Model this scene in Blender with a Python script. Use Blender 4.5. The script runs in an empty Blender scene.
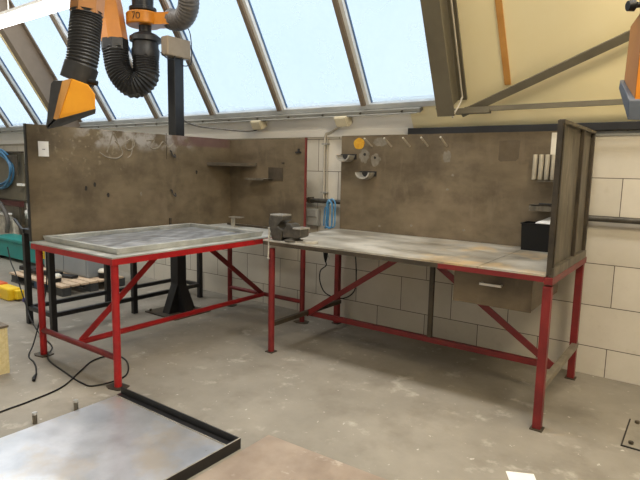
import bpy, bmesh, math, random
from mathutils import Vector, Matrix
random.seed(7)
S = bpy.context.scene
COL = S.collection

# ------------------------------------------------------------------ camera
cd = bpy.data.cameras.new('camera')
cam = bpy.data.objects.new('camera', cd)
COL.objects.link(cam)
cd.sensor_width = 36.0
cd.lens = 531.63 / 640 * 36
cd.clip_start = 0.05
r = Vector((0.8065883, 0.59075629, 0.02055041))
u = Vector((-0.09492585, 0.09513586, 0.99092797))
f = Vector((-0.58344185, 0.80122168, -0.13281352))
cam.matrix_world = Matrix(((r.x, u.x, -f.x, 0), (r.y, u.y, -f.y, 0), (r.z, u.z, -f.z, 1.5), (0, 0, 0, 1)))
S.camera = cam

# ------------------------------------------------------------------ colour management
S.view_settings.view_transform = 'Standard'
S.view_settings.look = 'None'
S.view_settings.gamma = 1.0
S.view_settings.use_curve_mapping = False
S.view_settings.exposure = 0.0

# ------------------------------------------------------------------ world
W = bpy.data.worlds.new('sky'); S.world = W; W.use_nodes = True
wn = W.node_tree.nodes; wl = W.node_tree.links
bg = wn['Background']
wtc = wn.new('ShaderNodeTexCoord'); wno = wn.new('ShaderNodeTexNoise'); wno.inputs['Scale'].default_value = 2.2
wno.inputs['Detail'].default_value = 4
wr = wn.new('ShaderNodeValToRGB')
wr.color_ramp.elements[0].position = 0.35; wr.color_ramp.elements[0].color = (0.70, 0.82, 0.93, 1)
wr.color_ramp.elements[1].position = 0.68; wr.color_ramp.elements[1].color = (0.88, 0.93, 0.97, 1)
wl.new(wtc.outputs['Generated'], wno.inputs['Vector']); wl.new(wno.outputs['Fac'], wr.inputs['Fac'])
wl.new(wr.outputs['Color'], bg.inputs['Color'])
bg.inputs['Strength'].default_value = 1.3

# ------------------------------------------------------------------ lamps of the hall
def area(name, loc, size, sizey, power, color, target=None):
    d = bpy.data.lights.new(name, 'AREA'); d.shape = 'RECTANGLE'; d.size = size; d.size_y = sizey
    d.energy = power; d.color = color
    o = bpy.data.objects.new(name, d); COL.objects.link(o); o.location = loc
    if target is not None:
        o.rotation_euler = (Vector(target) - Vector(loc)).to_track_quat('-Z', 'Y').to_euler()
    return o
area('hall_lamp_row', (-4.0, 2.4, 4.6), 10.0, .5, 360, (1.0, 0.97, 0.92))
area('hall_lamp_row_rear', (-1.5, -.6, 4.6), 8.0, 1.0, 50, (1.0, 0.95, 0.88))
area('rear_daylight', (-4.5, -3.6, 3.2), 10.0, 1.8, 42, (0.95, 0.97, 1.0), (-4.5, 4.3, 1.9))
area('warm_lamp', (1.0, 1.4, 3.6), 1.2, 0.6, 90, (1.0, 0.84, 0.58), (-.4, 3.7, 2.9))
pt = bpy.data.lights.new('skylight_portal', 'AREA'); pt.shape = 'RECTANGLE'; pt.size = 9.0; pt.size_y = 2.7
pt.cycles.is_portal = True
po = bpy.data.objects.new('skylight_portal', pt); COL.objects.link(po)

# ------------------------------------------------------------------ materials
MATS = {}
def lin(c):
    return tuple((v / 255 / 12.92) if v / 255 <= 0.04045 else ((v / 255 + 0.055) / 1.055) ** 2.4 for v in c)
def mat(name, c1, c2=None, rough=0.6, metal=0.0, scale=4.0, lo=0.35, hi=0.65, detail=6, stretch=(1, 1, 1), bump=0.0, bscale=60, spec=0.5, rough2=None):
    """noise-mottled principled surface; colours are sRGB 0-255"""
    m = bpy.data.materials.new(name); m.use_nodes = True; n = m.node_tree.nodes; l = m.node_tree.links
    b = n['Principled BSDF']; b.inputs['Roughness'].default_value = rough; b.inputs['Metallic'].default_value = metal
    b.inputs['Specular IOR Level'].default_value = spec
    c1 = lin(c1) + (1,)
    if c2 is None:
        b.inputs['Base Color'].default_value = c1
    tc = n.new('ShaderNodeTexCoord'); mp = n.new('ShaderNodeMapping'); mp.inputs['Scale'].default_value = stretch
    l.new(tc.outputs['Object'], mp.inputs['Vector'])
    if c2 is not None:
        no = n.new('ShaderNodeTexNoise'); no.inputs['Scale'].default_value = scale; no.inputs['Detail'].default_value = detail
        no.inputs['Roughness'].default_value = 0.65
        rp = n.new('ShaderNodeValToRGB'); rp.color_ramp.elements[0].position = lo; rp.color_ramp.elements[1].position = hi
        rp.color_ramp.elements[0].color = c1; rp.color_ramp.elements[1].color = lin(c2) + (1,)
        l.new(mp.outputs['Vector'], no.inputs['Vector']); l.new(no.outputs['Fac'], rp.inputs['Fac'])
        l.new(rp.outputs['Color'], b.inputs['Base Color'])
        if rough2 is not None:
            mr = n.new('ShaderNodeMapRange'); mr.inputs['From Min'].default_value = lo; mr.inputs['From Max'].default_value = hi
            mr.inputs['To Min'].default_value = rough; mr.inputs['To Max'].default_value = rough2
            l.new(no.outputs['Fac'], mr.inputs['Value']); l.new(mr.outputs['Result'], b.inputs['Roughness'])
    if bump:
        nb = n.new('ShaderNodeTexNoise'); nb.inputs['Scale'].default_value = bscale; nb.inputs['Detail'].default_value = 3
        bm_ = n.new('ShaderNodeBump'); bm_.inputs['Strength'].default_value = bump; bm_.inputs['Distance'].default_value = 0.01
        l.new(mp.outputs['Vector'], nb.inputs['Vector']); l.new(nb.outputs['Fac'], bm_.inputs['Height']); l.new(bm_.outputs['Normal'], b.inputs['Normal'])
    MATS[name] = m
    return m

def node(m, t, **kw):
    x = m.node_tree.nodes.new(t)
    for k, v in kw.items():
        if k in ('operation', 'blend_type', 'data_type', 'noise_dimensions', 'feature', 'distance'): setattr(x, k, v)
        else: x.inputs[k].default_value = v
    return x
def base_src(m):
    b = m.node_tree.nodes['Principled BSDF']
    return b.inputs['Base Color'].links[0].from_socket
def overlay(m, color, scale, lo, hi, stretch=(1, 1, 1), mask=None, seed=0.0, amount=1.0, detail=5):
    """a second layer of stain over the base colour; mask = ((axis, a, b, c, d), ...) limits it along object axes"""
    n = m.node_tree.nodes; l = m.node_tree.links; b = n['Principled BSDF']; src = base_src(m)
    tc = node(m, 'ShaderNodeTexCoord'); mp = node(m, 'ShaderNodeMapping'); mp.inputs['Scale'].default_value = stretch
    mp.inputs['Location'].default_value = (seed, seed * 1.7, seed * .6)
    no = node(m, 'ShaderNodeTexNoise', Scale=scale, Detail=detail, Roughness=.6)
    l.new(tc.outputs['Object'], mp.inputs['Vector']); l.new(mp.outputs['Vector'], no.inputs['Vector'])
    mr = node(m, 'ShaderNodeMapRange'); mr.inputs['From Min'].default_value = lo; mr.inputs['From Max'].default_value = hi
    l.new(no.outputs['Fac'], mr.inputs['Value']); out = mr.outputs['Result']
    am = node(m, 'ShaderNodeMath', operation='MULTIPLY'); am.inputs[1].default_value = amount
    l.new(out, am.inputs[0]); out = am.outputs[0]
    if mask:
        sx = node(m, 'ShaderNodeSeparateXYZ'); l.new(tc.outputs['Object'], sx.inputs[0])
        for ax, a, b_, c, d in mask:
            for p, q in ((a, b_), (d, c)):
                k = node(m, 'ShaderNodeMapRange'); k.interpolation_type = 'SMOOTHSTEP'
                k.inputs['From Min'].default_value = p; k.inputs['From Max'].default_value = q
                l.new(sx.outputs['XYZ'.index(ax)], k.inputs['Value'])
                mm = node(m, 'ShaderNodeMath', operation='MULTIPLY'); l.new(out, mm.inputs[0]); l.new(k.outputs['Result'], mm.inputs[1]); out = mm.outputs[0]
    mx = node(m, 'ShaderNodeMixRGB'); l.new(out, mx.inputs['Fac']); l.new(src, mx.inputs['Color1']); mx.inputs['Color2'].default_value = lin(color) + (1,)
    l.new(mx.outputs['Color'], b.inputs['Base Color'])

mat('concrete', (126, 121, 111), (156, 149, 137), rough=.55, scale=1.3, lo=.3, hi=.7, bump=.15, bscale=25, spec=.35, rough2=.7)
overlay(MATS['concrete'], (112, 105, 94), 3.1, .50, .72, seed=3.1, amount=.6)
overlay(MATS['concrete'], (192, 186, 174), 5.5, .60, .70, seed=9.2, amount=.5, detail=9)
overlay(MATS['concrete'], (225, 220, 210), 22, .66, .71, seed=5.0, amount=.6)
mat('brown_steel', (90, 78, 60), (122, 108, 86), rough=.5, metal=.25, scale=2.2, stretch=(1, 1, 2.2), bump=.05, bscale=9, lo=.3, hi=.7)
overlay(MATS['brown_steel'], (66, 56, 44), 3.0, .50, .72, seed=2.2, amount=.65)
overlay(MATS['brown_steel'], (138, 120, 98), 2.2, .54, .72, seed=12.2, amount=.5)
overlay(MATS['brown_steel'], (126, 112, 92), 5, .56, .72, seed=7.7, amount=.4, stretch=(2.5, 2.5, .6))
def clone(src, name):
    m = MATS[src].copy(); m.name = name; MATS[name] = m; return m
clone('brown_steel', 'left_screen_steel')
overlay(MATS['left_screen_steel'], (168, 164, 160), 7, .46, .60, seed=1.3, amount=.75, mask=(('Y', -.75, -.5, .45, .6), ('Z', 1.60, 1.70, 1.80, 1.83)))
overlay(MATS['left_screen_steel'], (104, 76, 76), 4, .30, .45, seed=4.3, amount=.75, mask=(('Y', .2, .5, 1.0, 1.1), ('Z', 1.68, 1.71, 1.82, 1.85)))
overlay(MATS['left_screen_steel'], (150, 140, 118), 22, .58, .66, seed=8.3, amount=.6, mask=(('Y', -1.05, -.8, -.3, -.1), ('Z', 1.3, 1.6, 1.82, 1.85)))
mat('dark_steel', (58, 52, 44), (88, 78, 64), rough=.5, metal=.4, scale=5)
mat('rib_steel', (82, 76, 66), (120, 112, 98), rough=.5, metal=.3, scale=4, stretch=(3, 3, .8))
overlay(MATS['rib_steel'], (168, 160, 146), 7, .62, .72, seed=3.3, amount=.7, stretch=(4, 4, .7))
mat('black_paint', (22, 22, 24), (34, 34, 36), rough=.4, scale=8)
mat('black_plastic', (14, 14, 15), None, rough=.45, spec=.3)
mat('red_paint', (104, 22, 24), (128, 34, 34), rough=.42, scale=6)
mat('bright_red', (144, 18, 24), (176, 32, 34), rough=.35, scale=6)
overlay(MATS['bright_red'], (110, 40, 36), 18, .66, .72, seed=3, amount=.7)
mat('cover_grey', (138, 132, 120), (156, 150, 138), rough=.5, metal=.2, scale=9)
mat('box_cream', (204, 194, 166), (214, 204, 178), rough=.5, scale=10)
mat('post_red', (100, 38, 34), (116, 48, 42), rough=.5, scale=5)
mat('dark_red', (70, 30, 28), (84, 36, 34), rough=.5, scale=5)
mat('grey_tube', (120, 112, 98), (150, 142, 126), rough=.5, metal=.3, scale=9)
mat('bench_plate', (118, 111, 97), (188, 184, 174), rough=.34, metal=.25, scale=2.0, stretch=(1, 1.6, 1), lo=.35, hi=.62, rough2=.5)
overlay(MATS['bench_plate'], (206, 176, 128), 3.2, .50, .66, seed=1.1, amount=.75, mask=(('X', -.2, .5, 1.2, 1.3),))
overlay(MATS['bench_plate'], (120, 122, 120), 5, .58, .7, seed=6.1, amount=.5)
mat('zinc_plate', (164, 164, 158), (200, 200, 194), rough=.38, metal=.5, scale=5, rough2=.55)
overlay(MATS['zinc_plate'], (130, 130, 126), 9, .6, .72, seed=2, amount=.6)
mat('tray_sheet', (92, 94, 98), (180, 182, 184), rough=.34, metal=.35, scale=6, stretch=(2, 1, 1), rough2=.5)
mat('shiny_sheet', (184, 187, 192), (212, 214, 219), rough=.26, metal=.7, scale=3, lo=.3, hi=.7, rough2=.42)
overlay(MATS['shiny_sheet'], (206, 190, 166), 3.2, .5, .68, seed=2.5, amount=.6)
mat('rusty_sheet', (150, 132, 116), (172, 156, 140), rough=.45, metal=.3, scale=4, rough2=.6)
overlay(MATS['rusty_sheet'], (206, 194, 178), 9, .62, .7, seed=5.5, amount=.6)
mat('cast_iron', (62, 59, 54), (94, 90, 82), rough=.38, metal=.35, scale=12)
mat('bare_metal', (196, 192, 184), (224, 220, 212), rough=.28, metal=.8, scale=12)
mat('pale_steel', (150, 146, 136), (196, 190, 178), rough=.4, metal=.4, scale=14)
mat('rod_pale', (176, 168, 150), (192, 184, 166), rough=.45, metal=.1, scale=14)
mat('pale_plastic', (214, 208, 192), (226, 220, 206), rough=.5, scale=10)
mat('white_paper', (232, 230, 226), (240, 238, 234), rough=.8, scale=10)
mat('white_board', (240, 238, 233), (246, 244, 240), rough=.7, scale=1.4)
mat('cream_board', (240, 226, 180), (244, 232, 192), rough=.6, scale=1.0)
mat('orange_strip', (188, 132, 62), (204, 150, 78), rough=.5, scale=6)
mat('olive_steel', (96, 90, 74), (110, 103, 86), rough=.55, scale=3)
mat('grey_flashing', (176, 180, 182), (198, 202, 204), rough=.4, scale=3)
mat('channel_grey', (138, 138, 134), (152, 152, 146), rough=.5, scale=4)
mat('mullion_taupe', (112, 99, 84), (126, 112, 96), rough=.5, scale=3)
mat('mullion_grey', (214, 216, 216), (224, 226, 226), rough=.4, scale=3)
mat('gasket_blue', (70, 96, 130), None, rough=.5)
mat('wall_paint', (214, 208, 194), (226, 221, 208), rough=.8, scale=1.0)
mat('ceiling_paint', (222, 214, 196), (230, 224, 208), rough=.8, scale=1.0)
mat('yellow_duct', (186, 112, 14), (202, 126, 20), rough=.4, scale=6)
mat('hood_yellow', (216, 142, 10), (226, 154, 16), rough=.38, scale=5)
mat('orange_hood', (150, 100, 52), (164, 112, 60), rough=.4, scale=4)
mat('hose_black', (30, 29, 29), (46, 45, 44), rough=.5, scale=20)
mat('hose_grey', (80, 76, 72), (100, 95, 90), rough=.5, scale=16)
mat('hood_trim', (66, 74, 88), (82, 90, 104), rough=.45, scale=8)
mat('box_taupe', (132, 116, 94), (144, 128, 106), rough=.4, metal=.1, scale=6)
mat('blue_hose', (54, 108, 148), (84, 140, 178), rough=.35, scale=10)
mat('teal_paint', (24, 128, 124), (36, 140, 134), rough=.45, scale=4)
mat('yellow_paint', (232, 190, 30), (240, 204, 44), rough=.45, scale=5)
mat('orange_paint', (206, 92, 40), None, rough=.5)
mat('pallet_wood', (196, 170, 142), (214, 190, 162), rough=.7, scale=9, stretch=(1, 6, 1))
mat('pallet_block', (60, 62, 64), (80, 80, 80), rough=.7, scale=9)
mat('navy_block', (40, 70, 100), (54, 84, 114), rough=.6, scale=9)
mat('cabinet_grey', (134, 140, 144), (144, 150, 154), rough=.5, scale=2)
mat('lid_brown', (96, 84, 70), (112, 100, 84), rough=.6, scale=9)
mat('chipboard', (206, 190, 140), (222, 208, 164), rough=.75, scale=38)
mat('socket_grey', (150, 148, 142), (160, 158, 152), rough=.5, scale=8)
mat('conduit_grey', (176, 168, 152), (188, 180, 164), rough=.45, scale=8)
mat('ink_black', (20, 20, 20), None, rough=.6)
mat('sticker_yellow', (206, 160, 34), (180, 124, 24), rough=.6, scale=30)
mat('purple_plastic', (70, 60, 140), None, rough=.5)

# light concrete blocks, laid in half bond
m = mat('block_wall', (198, 191, 177), (214, 207, 194), rough=.8, scale=1.6, lo=.3, hi=.7, bump=.08, bscale=50, spec=.3)
overlay(m, (186, 178, 160), 7, .60, .74, seed=4, amount=.5)
n_, l_ = m.node_tree.nodes, m.node_tree.links
src = base_src(m)
tc = node(m, 'ShaderNodeTexCoord'); sx = node(m, 'ShaderNodeSeparateXYZ'); l_.new(tc.outputs['Object'], sx.inputs[0])
cb = node(m, 'ShaderNodeCombineXYZ')
ax_ = node(m, 'ShaderNodeMath', operation='ADD'); ax_.inputs[1].default_value = 20 * .488 - .225
ay_ = node(m, 'ShaderNodeMath', operation='ADD'); ay_.inputs[1].default_value = .0963
l_.new(sx.outputs[0], ax_.inputs[0]); l_.new(sx.outputs[2], ay_.inputs[0]); l_.new(ax_.outputs[0], cb.inputs[0]); l_.new(ay_.outputs[0], cb.inputs[1])
br = node(m, 'ShaderNodeTexBrick'); br.offset = .5; br.offset_frequency = 2
br.inputs['Scale'].default_value = 1.0; br.inputs['Mortar Size'].default_value = .0035; br.inputs['Mortar Smooth'].default_value = .4
br.inputs['Brick Width'].default_value = .488; br.inputs['Row Height'].default_value = .3143
br.inputs['Color1'].default_value = (1, 1, 1, 1); br.inputs['Color2'].default_value = (.86, .86, .85, 1); br.inputs['Mortar'].default_value = (.9, .9, .9, 1)
l_.new(cb.outputs[0], br.inputs['Vector'])
mu = node(m, 'ShaderNodeMixRGB'); mu.blend_type = 'MULTIPLY'; mu.inputs['Fac'].default_value = 1
l_.new(src, mu.inputs['Color1']); l_.new(br.outputs['Color'], mu.inputs['Color2'])
mo = node(m, 'ShaderNodeMixRGB'); l_.new(br.outputs['Fac'], mo.inputs['Fac']); l_.new(mu.outputs['Color'], mo.inputs['Color1'])
mo.inputs['Color2'].default_value = lin((84, 76, 66)) + (1,)
l_.new(mo.outputs['Color'], n_['Principled BSDF'].inputs['Base Color'])

# frosted wired skylight glass
m = bpy.data.materials.new('frosted_glass'); m.use_nodes = True; MATS['frosted_glass'] = m
n_, l_ = m.node_tree.nodes, m.node_tree.links; n_.remove(n_['Principled BSDF'])
tr = n_.new('ShaderNodeBsdfTransparent'); tr.inputs['Color'].default_value = (.88, .93, .97, 1)
tl = n_.new('ShaderNodeBsdfTranslucent'); tl.inputs['Color'].default_value = (.86, .93, 1, 1)
no = n_.new('ShaderNodeTexNoise'); no.inputs['Scale'].default_value = 2.5; no.inputs['Detail'].default_value = 5
mr = n_.new('ShaderNodeMapRange'); mr.inputs['To Min'].default_value = .1; mr.inputs['To Max'].default_value = .4
mx = n_.new('ShaderNodeMixShader'); tcg = n_.new('ShaderNodeTexCoord')
l_.new(tcg.outputs['Object'], no.inputs['Vector']); l_.new(no.outputs['Fac'], mr.inputs['Value']); l_.new(mr.outputs['Result'], mx.inputs['Fac'])
l_.new(tr.outputs[0], mx.inputs[1]); l_.new(tl.outputs[0], mx.inputs[2]); l_.new(mx.outputs[0], n_['Material Output'].inputs['Surface'])
m = bpy.data.materials.new('lamp_glow'); m.use_nodes = True; MATS['lamp_glow'] = m
b = m.node_tree.nodes['Principled BSDF']; b.inputs['Emission Color'].default_value = (1, .99, .97, 1); b.inputs['Emission Strength'].default_value = 5

# ------------------------------------------------------------------ mesh helpers
def frame_of(d, up=(0, 0, 1)):
    d = Vector(d).normalized(); up = Vector(up)
    if abs(d.dot(up)) > .98: up = Vector((0, 1, 0))
    a = d.cross(up).normalized(); return a, a.cross(d).normalized()
class MB:
    def __init__(s): s.v = []; s.f = []
    def loft(s, rings, closed=False, caps=True):
        k = len(s.v); n = len(rings[0]); m = len(rings)
        for R in rings: s.v += [Vector(p) for p in R]
        for i in range(m if closed else m - 1):
            for j in range(n):
                a = k + i * n + j; b = k + i * n + (j + 1) % n; c = k + ((i + 1) % m) * n + (j + 1) % n; d = k + ((i + 1) % m) * n + j
                s.f.append((a, b, c, d))
        if caps and not closed:
            s.f.append(tuple(k + j for j in range(n))[::-1]); s.f.append(tuple(k + (m - 1) * n + j for j in range(n)))
        return s
    def box(s, x0, x1, y0, y1, z0, z1):
        return s.loft([[(x0, y0, z), (x1, y0, z), (x1, y1, z), (x0, y1, z)] for z in (z0, z1)])
    def bar(s, p, q, w, h=None, up=(0, 0, 1)):
        h = h or w; p = Vector(p); q = Vector(q); a, b = frame_of(q - p, up)
        return s.loft([[c + a * (i * w / 2) + b * (j * h / 2) for i, j in ((-1, -1), (1, -1), (1, 1), (-1, 1))] for c in (p, q)])
    def cyl(s, p, q, r0, r1=None, n=16):
        r1 = r0 if r1 is None else r1; p = Vector(p); q = Vector(q); a, b = frame_of(q - p)
        return s.loft([[c + (a * math.cos(t * 2 * math.pi / n) + b * math.sin(t * 2 * math.pi / n)) * rr for t in range(n)] for c, rr in ((p, r0), (q, r1))])
    def lathe(s, o, axis, prof, n=20):
        o = Vector(o); d = Vector(axis).normalized(); a, b = frame_of(d)
        return s.loft([[o + d * z + (a * math.cos(t * 2 * math.pi / n) + b * math.sin(t * 2 * math.pi / n)) * rr for t in range(n)] for rr, z in prof])
    def tube(s, path, rad, n=10, closed=False, sides=None, rot=0.0):
        P = [Vector(p) for p in path]; m = len(P); T = []
        for i in range(m):
            if closed: t = P[(i + 1) % m] - P[i - 1]
            else: t = P[min(i + 1, m - 1)] - P[max(i - 1, 0)]
            T.append(t.normalized())
        a, _ = frame_of(T[0]); rings = []
        for i in range(m):
            a = (a - T[i] * a.dot(T[i])).normalized(); b = T[i].cross(a); rr = rad(i / (m - 1)) if callable(rad) else rad
            if isinstance(rad, (list, tuple)): rr = rad[i]
            rings.append([P[i] + (a * math.cos(t * 2 * math.pi / n + rot) + b * math.sin(t * 2 * math.pi / n + rot)) * rr for t in range(n)])
        return s.loft(rings, closed=closed)
    def quad(s, *p):
        k = len(s.v); s.v += [Vector(x) for x in p]; s.f.append(tuple(range(k, k + len(p)))); return s
    def plate(s, pts, thick):
        """flat polygon given thickness along vector thick"""
        t = Vector(thick); return s.loft([[Vector(p) for p in pts], [Vector(p) + t for p in pts]])
def spline(pts, n=10):
    P = [Vector(p) for p in pts]; P = [P[0] * 2 - P[1]] + P + [P[-1] * 2 - P[-2]]; out = []
    for i in range(1, len(P) - 2):
        for k in range(n):
            t = k / n; a, b, c, d = P[i - 1:i + 3]
            out.append(.5 * ((2 * b) + (c - a) * t + (2 * a - 5 * b + 4 * c - d) * t * t + (3 * b - a - 3 * c + d) * t ** 3))
    out.append(P[-2]); return out
def make(name, mb, mname, parent=None, bevel=0.0, smooth=False, origin=None):
    o3 = Vector(parent['_o']) if parent is not None else Vector(origin or (0, 0, 0))
    me = bpy.data.meshes.new(name); me.from_pydata([tuple(v - o3) for v in mb.v], [], mb.f); me.validate(); me.update()
    bmm = bmesh.new(); bmm.from_mesh(me); bmesh.ops.recalc_face_normals(bmm, faces=bmm.faces); bmm.to_mesh(me); bmm.free()
    me.materials.append(MATS[mname])
    o = bpy.data.objects.new(name, me); COL.objects.link(o)
    if smooth:
        for p in me.polygons: p.use_smooth = True
        me.set_sharp_from_angle(angle=math.radians(40))
    if bevel:
        b = o.modifiers.new('bevel', 'BEVEL'); b.width = bevel; b.segments = 2; b.limit_method = 'ANGLE'
    if parent is not None:
        o.parent = parent; o['_o'] = tuple(o3)
    else:
        o.location = o3; o['_o'] = tuple(o3)
    return o
def thing(name, label, cat, loc, group=None):
    o = bpy.data.objects.new(name, None); COL.objects.link(o); o.location = loc; o.empty_display_size = .1
    o['_o'] = tuple(loc); o['label'] = label; o['category'] = cat
    if group: o['group'] = group
    return o
def tag(o, label, cat, group=None):
    o['label'] = label; o['category'] = cat
    if group: o['group'] = group
    return o
def struct(o): o['kind'] = 'structure'; return o

# ------------------------------------------------------------------ the room
YW, ZW = 4.33, 1.87           # block wall plane and its top
XL, XR, YF, ZC = -11.5, 3.0, -4.0, 4.7
ANG = math.radians(58); CA, SA = math.cos(ANG), math.sin(ANG)
def sl(x, s, off=0.0):        # a point on the sloping roof: s metres up it, off metres into the room
    return Vector((x, YW - s * CA - off * SA, ZW + s * SA - off * CA))
def slab(mb, x0, x1, s0, s1, o0, o1):
    return mb.loft([[sl(x0, s, o0), sl(x1, s, o0), sl(x1, s, o1), sl(x0, s, o1)] for s in (s0, s1)])
STOP = (ZC - ZW) / SA
struct(make('floor', MB().box(XL - .2, XR + .2, YF - .2, YW + .2, -.1, 0), 'concrete'))
struct(make('wall_back', MB().box(XL - .2, XR + .2, YW, YW + .2, 0, ZW), 'block_wall'))
struct(make('wall_left', MB().box(XL - .2, XL, YF, YW, 0, ZC), 'wall_paint'))
struct(make('wall_right', MB().box(XR, XR + .2, YF, YW, 0, ZC), 'wall_paint'))
struct(make('wall_front', MB().box(XL - .2, XR + .2, YF - .2, YF, 0, ZC), 'wall_paint'))
struct(make('ceiling', MB().box(XL - .2, XR + .2, YF - .2, YW - STOP * CA + .02, ZC, ZC + .1), 'ceiling_paint'))
# opaque part of the slope to the right, and the white board below the glazing
struct(make('wall_slope_right', slab(MB(), -1.80, XR + .2, 0, STOP + .1, 0, -.12), 'cream_board'))
struct(make('wall_slope_corner', slab(MB(), -2.16, -1.80, 0, .20, 0, -.12), 'cream_board'))
mbk = MB().loft([[sl(-2.16, 0, .004), sl(-1.8, 0, .004), sl(-1.8, .29, .004), sl(-2.02, .17, .004)], [sl(-2.16, 0, 0), sl(-1.8, 0, 0), sl(-1.8, .29, 0), sl(-2.02, .17, 0)]])
struct(make('wall_slope_left', slab(MB(), XL - .2, -1.80, 0, .245, -.005, -.12), 'white_board'))
struct(make('trim_1', slab(MB(), XL, -1.80, .212, .262, .03, -.02), 'grey_flashing', bevel=.004))
struct(make('trim_2', slab(slab(MB(), XL, -2.03, .172, .212, .055, -.01), XL, -2.06, .172, .180, .07, .05), 'channel_grey', bevel=.003))
b3 = MB()
for i in range(22): b3.cyl(sl(-2.2 - i * .42, .195, .055), sl(-2.2 - i * .42, .195, .068), .009, n=8)
struct(make('trim_3', b3, 'dark_steel'))
# glazing
MX = [-1.78, -2.57, -3.555, -4.54, -5.52, -6.50, -7.47, -8.45, -9.42, -10.4, XL]
for i in range(len(MX) - 1):
    w = thing('window_%d' % (i + 1), '', '', sl((MX[i] + MX[i + 1]) / 2, .3)); del w['label'], w['category']; w['kind'] = 'structure'
    make('pane', slab(MB(), MX[i + 1], MX[i], .245, STOP + .06, -.02, -.026), 'frosted_glass', w)
    x = MX[i + 1] if i + 1 < len(MX) - 1 else MX[i + 1] + .03
    make('mullion', slab(MB(), x - .024, x + .018, .262, STOP, .06, -.02), 'mullion_taupe', w)
    make('mullion_side', slab(MB(), x + .018, x + .052, .262, STOP, .035, -.02), 'mullion_grey', w)
    make('gasket', slab(MB(), x + .052, x + .058, .262, STOP, .0, -.02), 'gasket_blue', w)
po.location = sl((XL - 1.8) / 2, (STOP + .3) / 2, -.06); pt.size = abs(XL + 1.8); pt.size_y = STOP - .3
po.rotation_euler = Vector((0, -SA, -CA)).to_track_quat('-Z', 'X').to_euler()
# orient: local X must run along world X
zax = Vector((0, SA, CA)); xax = Vector((1, 0, 0)); yax = zax.cross(xax)
po.matrix_world = Matrix(((xax.x, yax.x, zax.x, po.location.x), (xax.y, yax.y, zax.y, po.location.y), (xax.z, yax.z, zax.z, po.location.z), (0, 0, 0, 1)))
# rafters: I sections running up under the slope
def rafter(name, x, s0, dx=0.0):
    b = MB()
    def ss(xa, xb, sa, sb, o0, o1):
        b.loft([[sl(xa + k, q, o0), sl(xb + k, q, o0), sl(xb + k, q, o1), sl(xa + k, q, o1)] for q, k in ((sa, 0), (sb, dx * (sb - sa)))])
    ss(x - .07, x + .07, s0, STOP, .30, .282); ss(x - .07, x + .07, s0, STOP, .022, .004)
    ss(x - .005, x + .005, s0 + .01, STOP, .285, .02)
    return struct(make(name, b, 'olive_steel' if x > -3 else 'mullion_taupe', bevel=.003))
rafter('trim_4', -1.70, .245, .045)
rafter('trim_5', -7.30, .05)
struct(make('trim_6', slab(MB(), -7.375, -7.345, .05, STOP, .31, .28), 'cream_board'))
struct(make('trim_7', slab(MB(), -1.325, -1.28, .34, STOP, .012, 0), 'orange_strip'))
struct(make('trim_8', MB().box(-2.19, XR, YW - .05, YW, 1.812, 1.868), 'black_paint', bevel=.003))
struct(make('trim_14', MB().box(XL, -2.19, YW - .012, YW, 1.812, 1.874), 'white_board'))
struct(make('trim_9', MB().box(-.9, XR, YW - .012, YW, 1.776, 1.808), 'channel_grey'))
struct(make('trim_10', MB().bar((-1.62, 4.13, 1.985), (XR, 4.13, 1.985), .03, .035), 'olive_steel'))
struct(make('trim_11', MB().bar(sl(-1.66, .165, .10), sl(.9, 1.215, .10), .06, .02, up=(0, -.848, -.53)), 'olive_steel', bevel=.004))
struct(make('trim_12', MB().box(-1.70, -1.42, 4.10, 4.16, 1.95, 1.995), 'olive_steel', bevel=.003))
struct(make('trim_13', MB().plate([(-1.86, 4.10, 2.0), (-1.755, 4.10, 1.945), (-1.755, 4.10, 2.06)], (0, .02, 0)), 'dark_steel'))
c = make('rafter_conduit', MB().tube(spline([sl(-1.53, 2.6, .10), sl(-1.58, 1.4, .10), sl(-1.625, .42, .10), sl(-1.63, .30, .12), sl(-1.655, .24, .22), sl(-1.66, .22, .27)], 6), .007, 8), 'conduit_grey', smooth=True)
tag(c, 'thin white cable run down beside the steel rafter', 'cable')

# lamp under the skylight, with its carrying rail
ln = thing('tube_lamp', 'long glowing white tube lamp hung below the skylight', 'lamp', (-6, 2.6, 2.9))
make('diffuser', MB().box(-7.6, -4.66, 2.54, 2.66, 2.86, 2.93), 'lamp_glow', ln, bevel=.01)
make('housing', MB().box(-7.6, -4.66, 2.55, 2.65, 2.932, 2.965), 'white_board', ln)
for x in (-6.9, -5.75, -4.9):
    make('hanger', MB().cyl((x, 2.6, 2.96), (x, 2.6, 4.7), .006, n=6), 'white_board', ln)

# ------------------------------------------------------------------ right workbench
RB = thing('welding_bench', 'red framed welding bench with a drawer, brown steel back panel and side screen', 'workbench', (-1.75, 3.7, 0))
ZT = .93
tt = MB().box(-2.86, -1.103, 3.15, 4.24, ZT - .012, ZT)
make('tabletop', tt, 'bench_plate', RB)
make('tabletop', MB().box(-1.099, -.708, 3.15, 4.24, ZT - .012, ZT), 'bench_plate', RB)
make('apron', MB().box(-2.86, -1.36, 3.15, 3.165, .888, .917).box(-2.86, -2.845, 3.165, 4.24, .888, .917), 'dark_steel', RB)
make('apron', MB().box(-1.36, -.715, 3.15, 3.165, .886, .917), 'red_paint', RB)
make('side_beam', MB().box(-.715, -.668, 3.15, 4.17, .872, .915), 'red_paint', RB, bevel=.004)
for x, y, m_ in ((-2.79, 3.18, 0), (-.695, 3.175, 1), (-.705, 4.16, 1), (-2.84, 4.205, 1)):
    lg = make('leg', MB().box(x - .024, x + .024, y - .024, y + .024, .008, .862) if m_ else MB().cyl((x, y, .008), (x, y, .862), .026), 'red_paint', RB, bevel=.003 if m_ else 0, smooth=not m_)
    make('foot', MB().box(x - .035, x + .035, y - .035, y + .035, 0, .008), 'dark_steel', lg)
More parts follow.
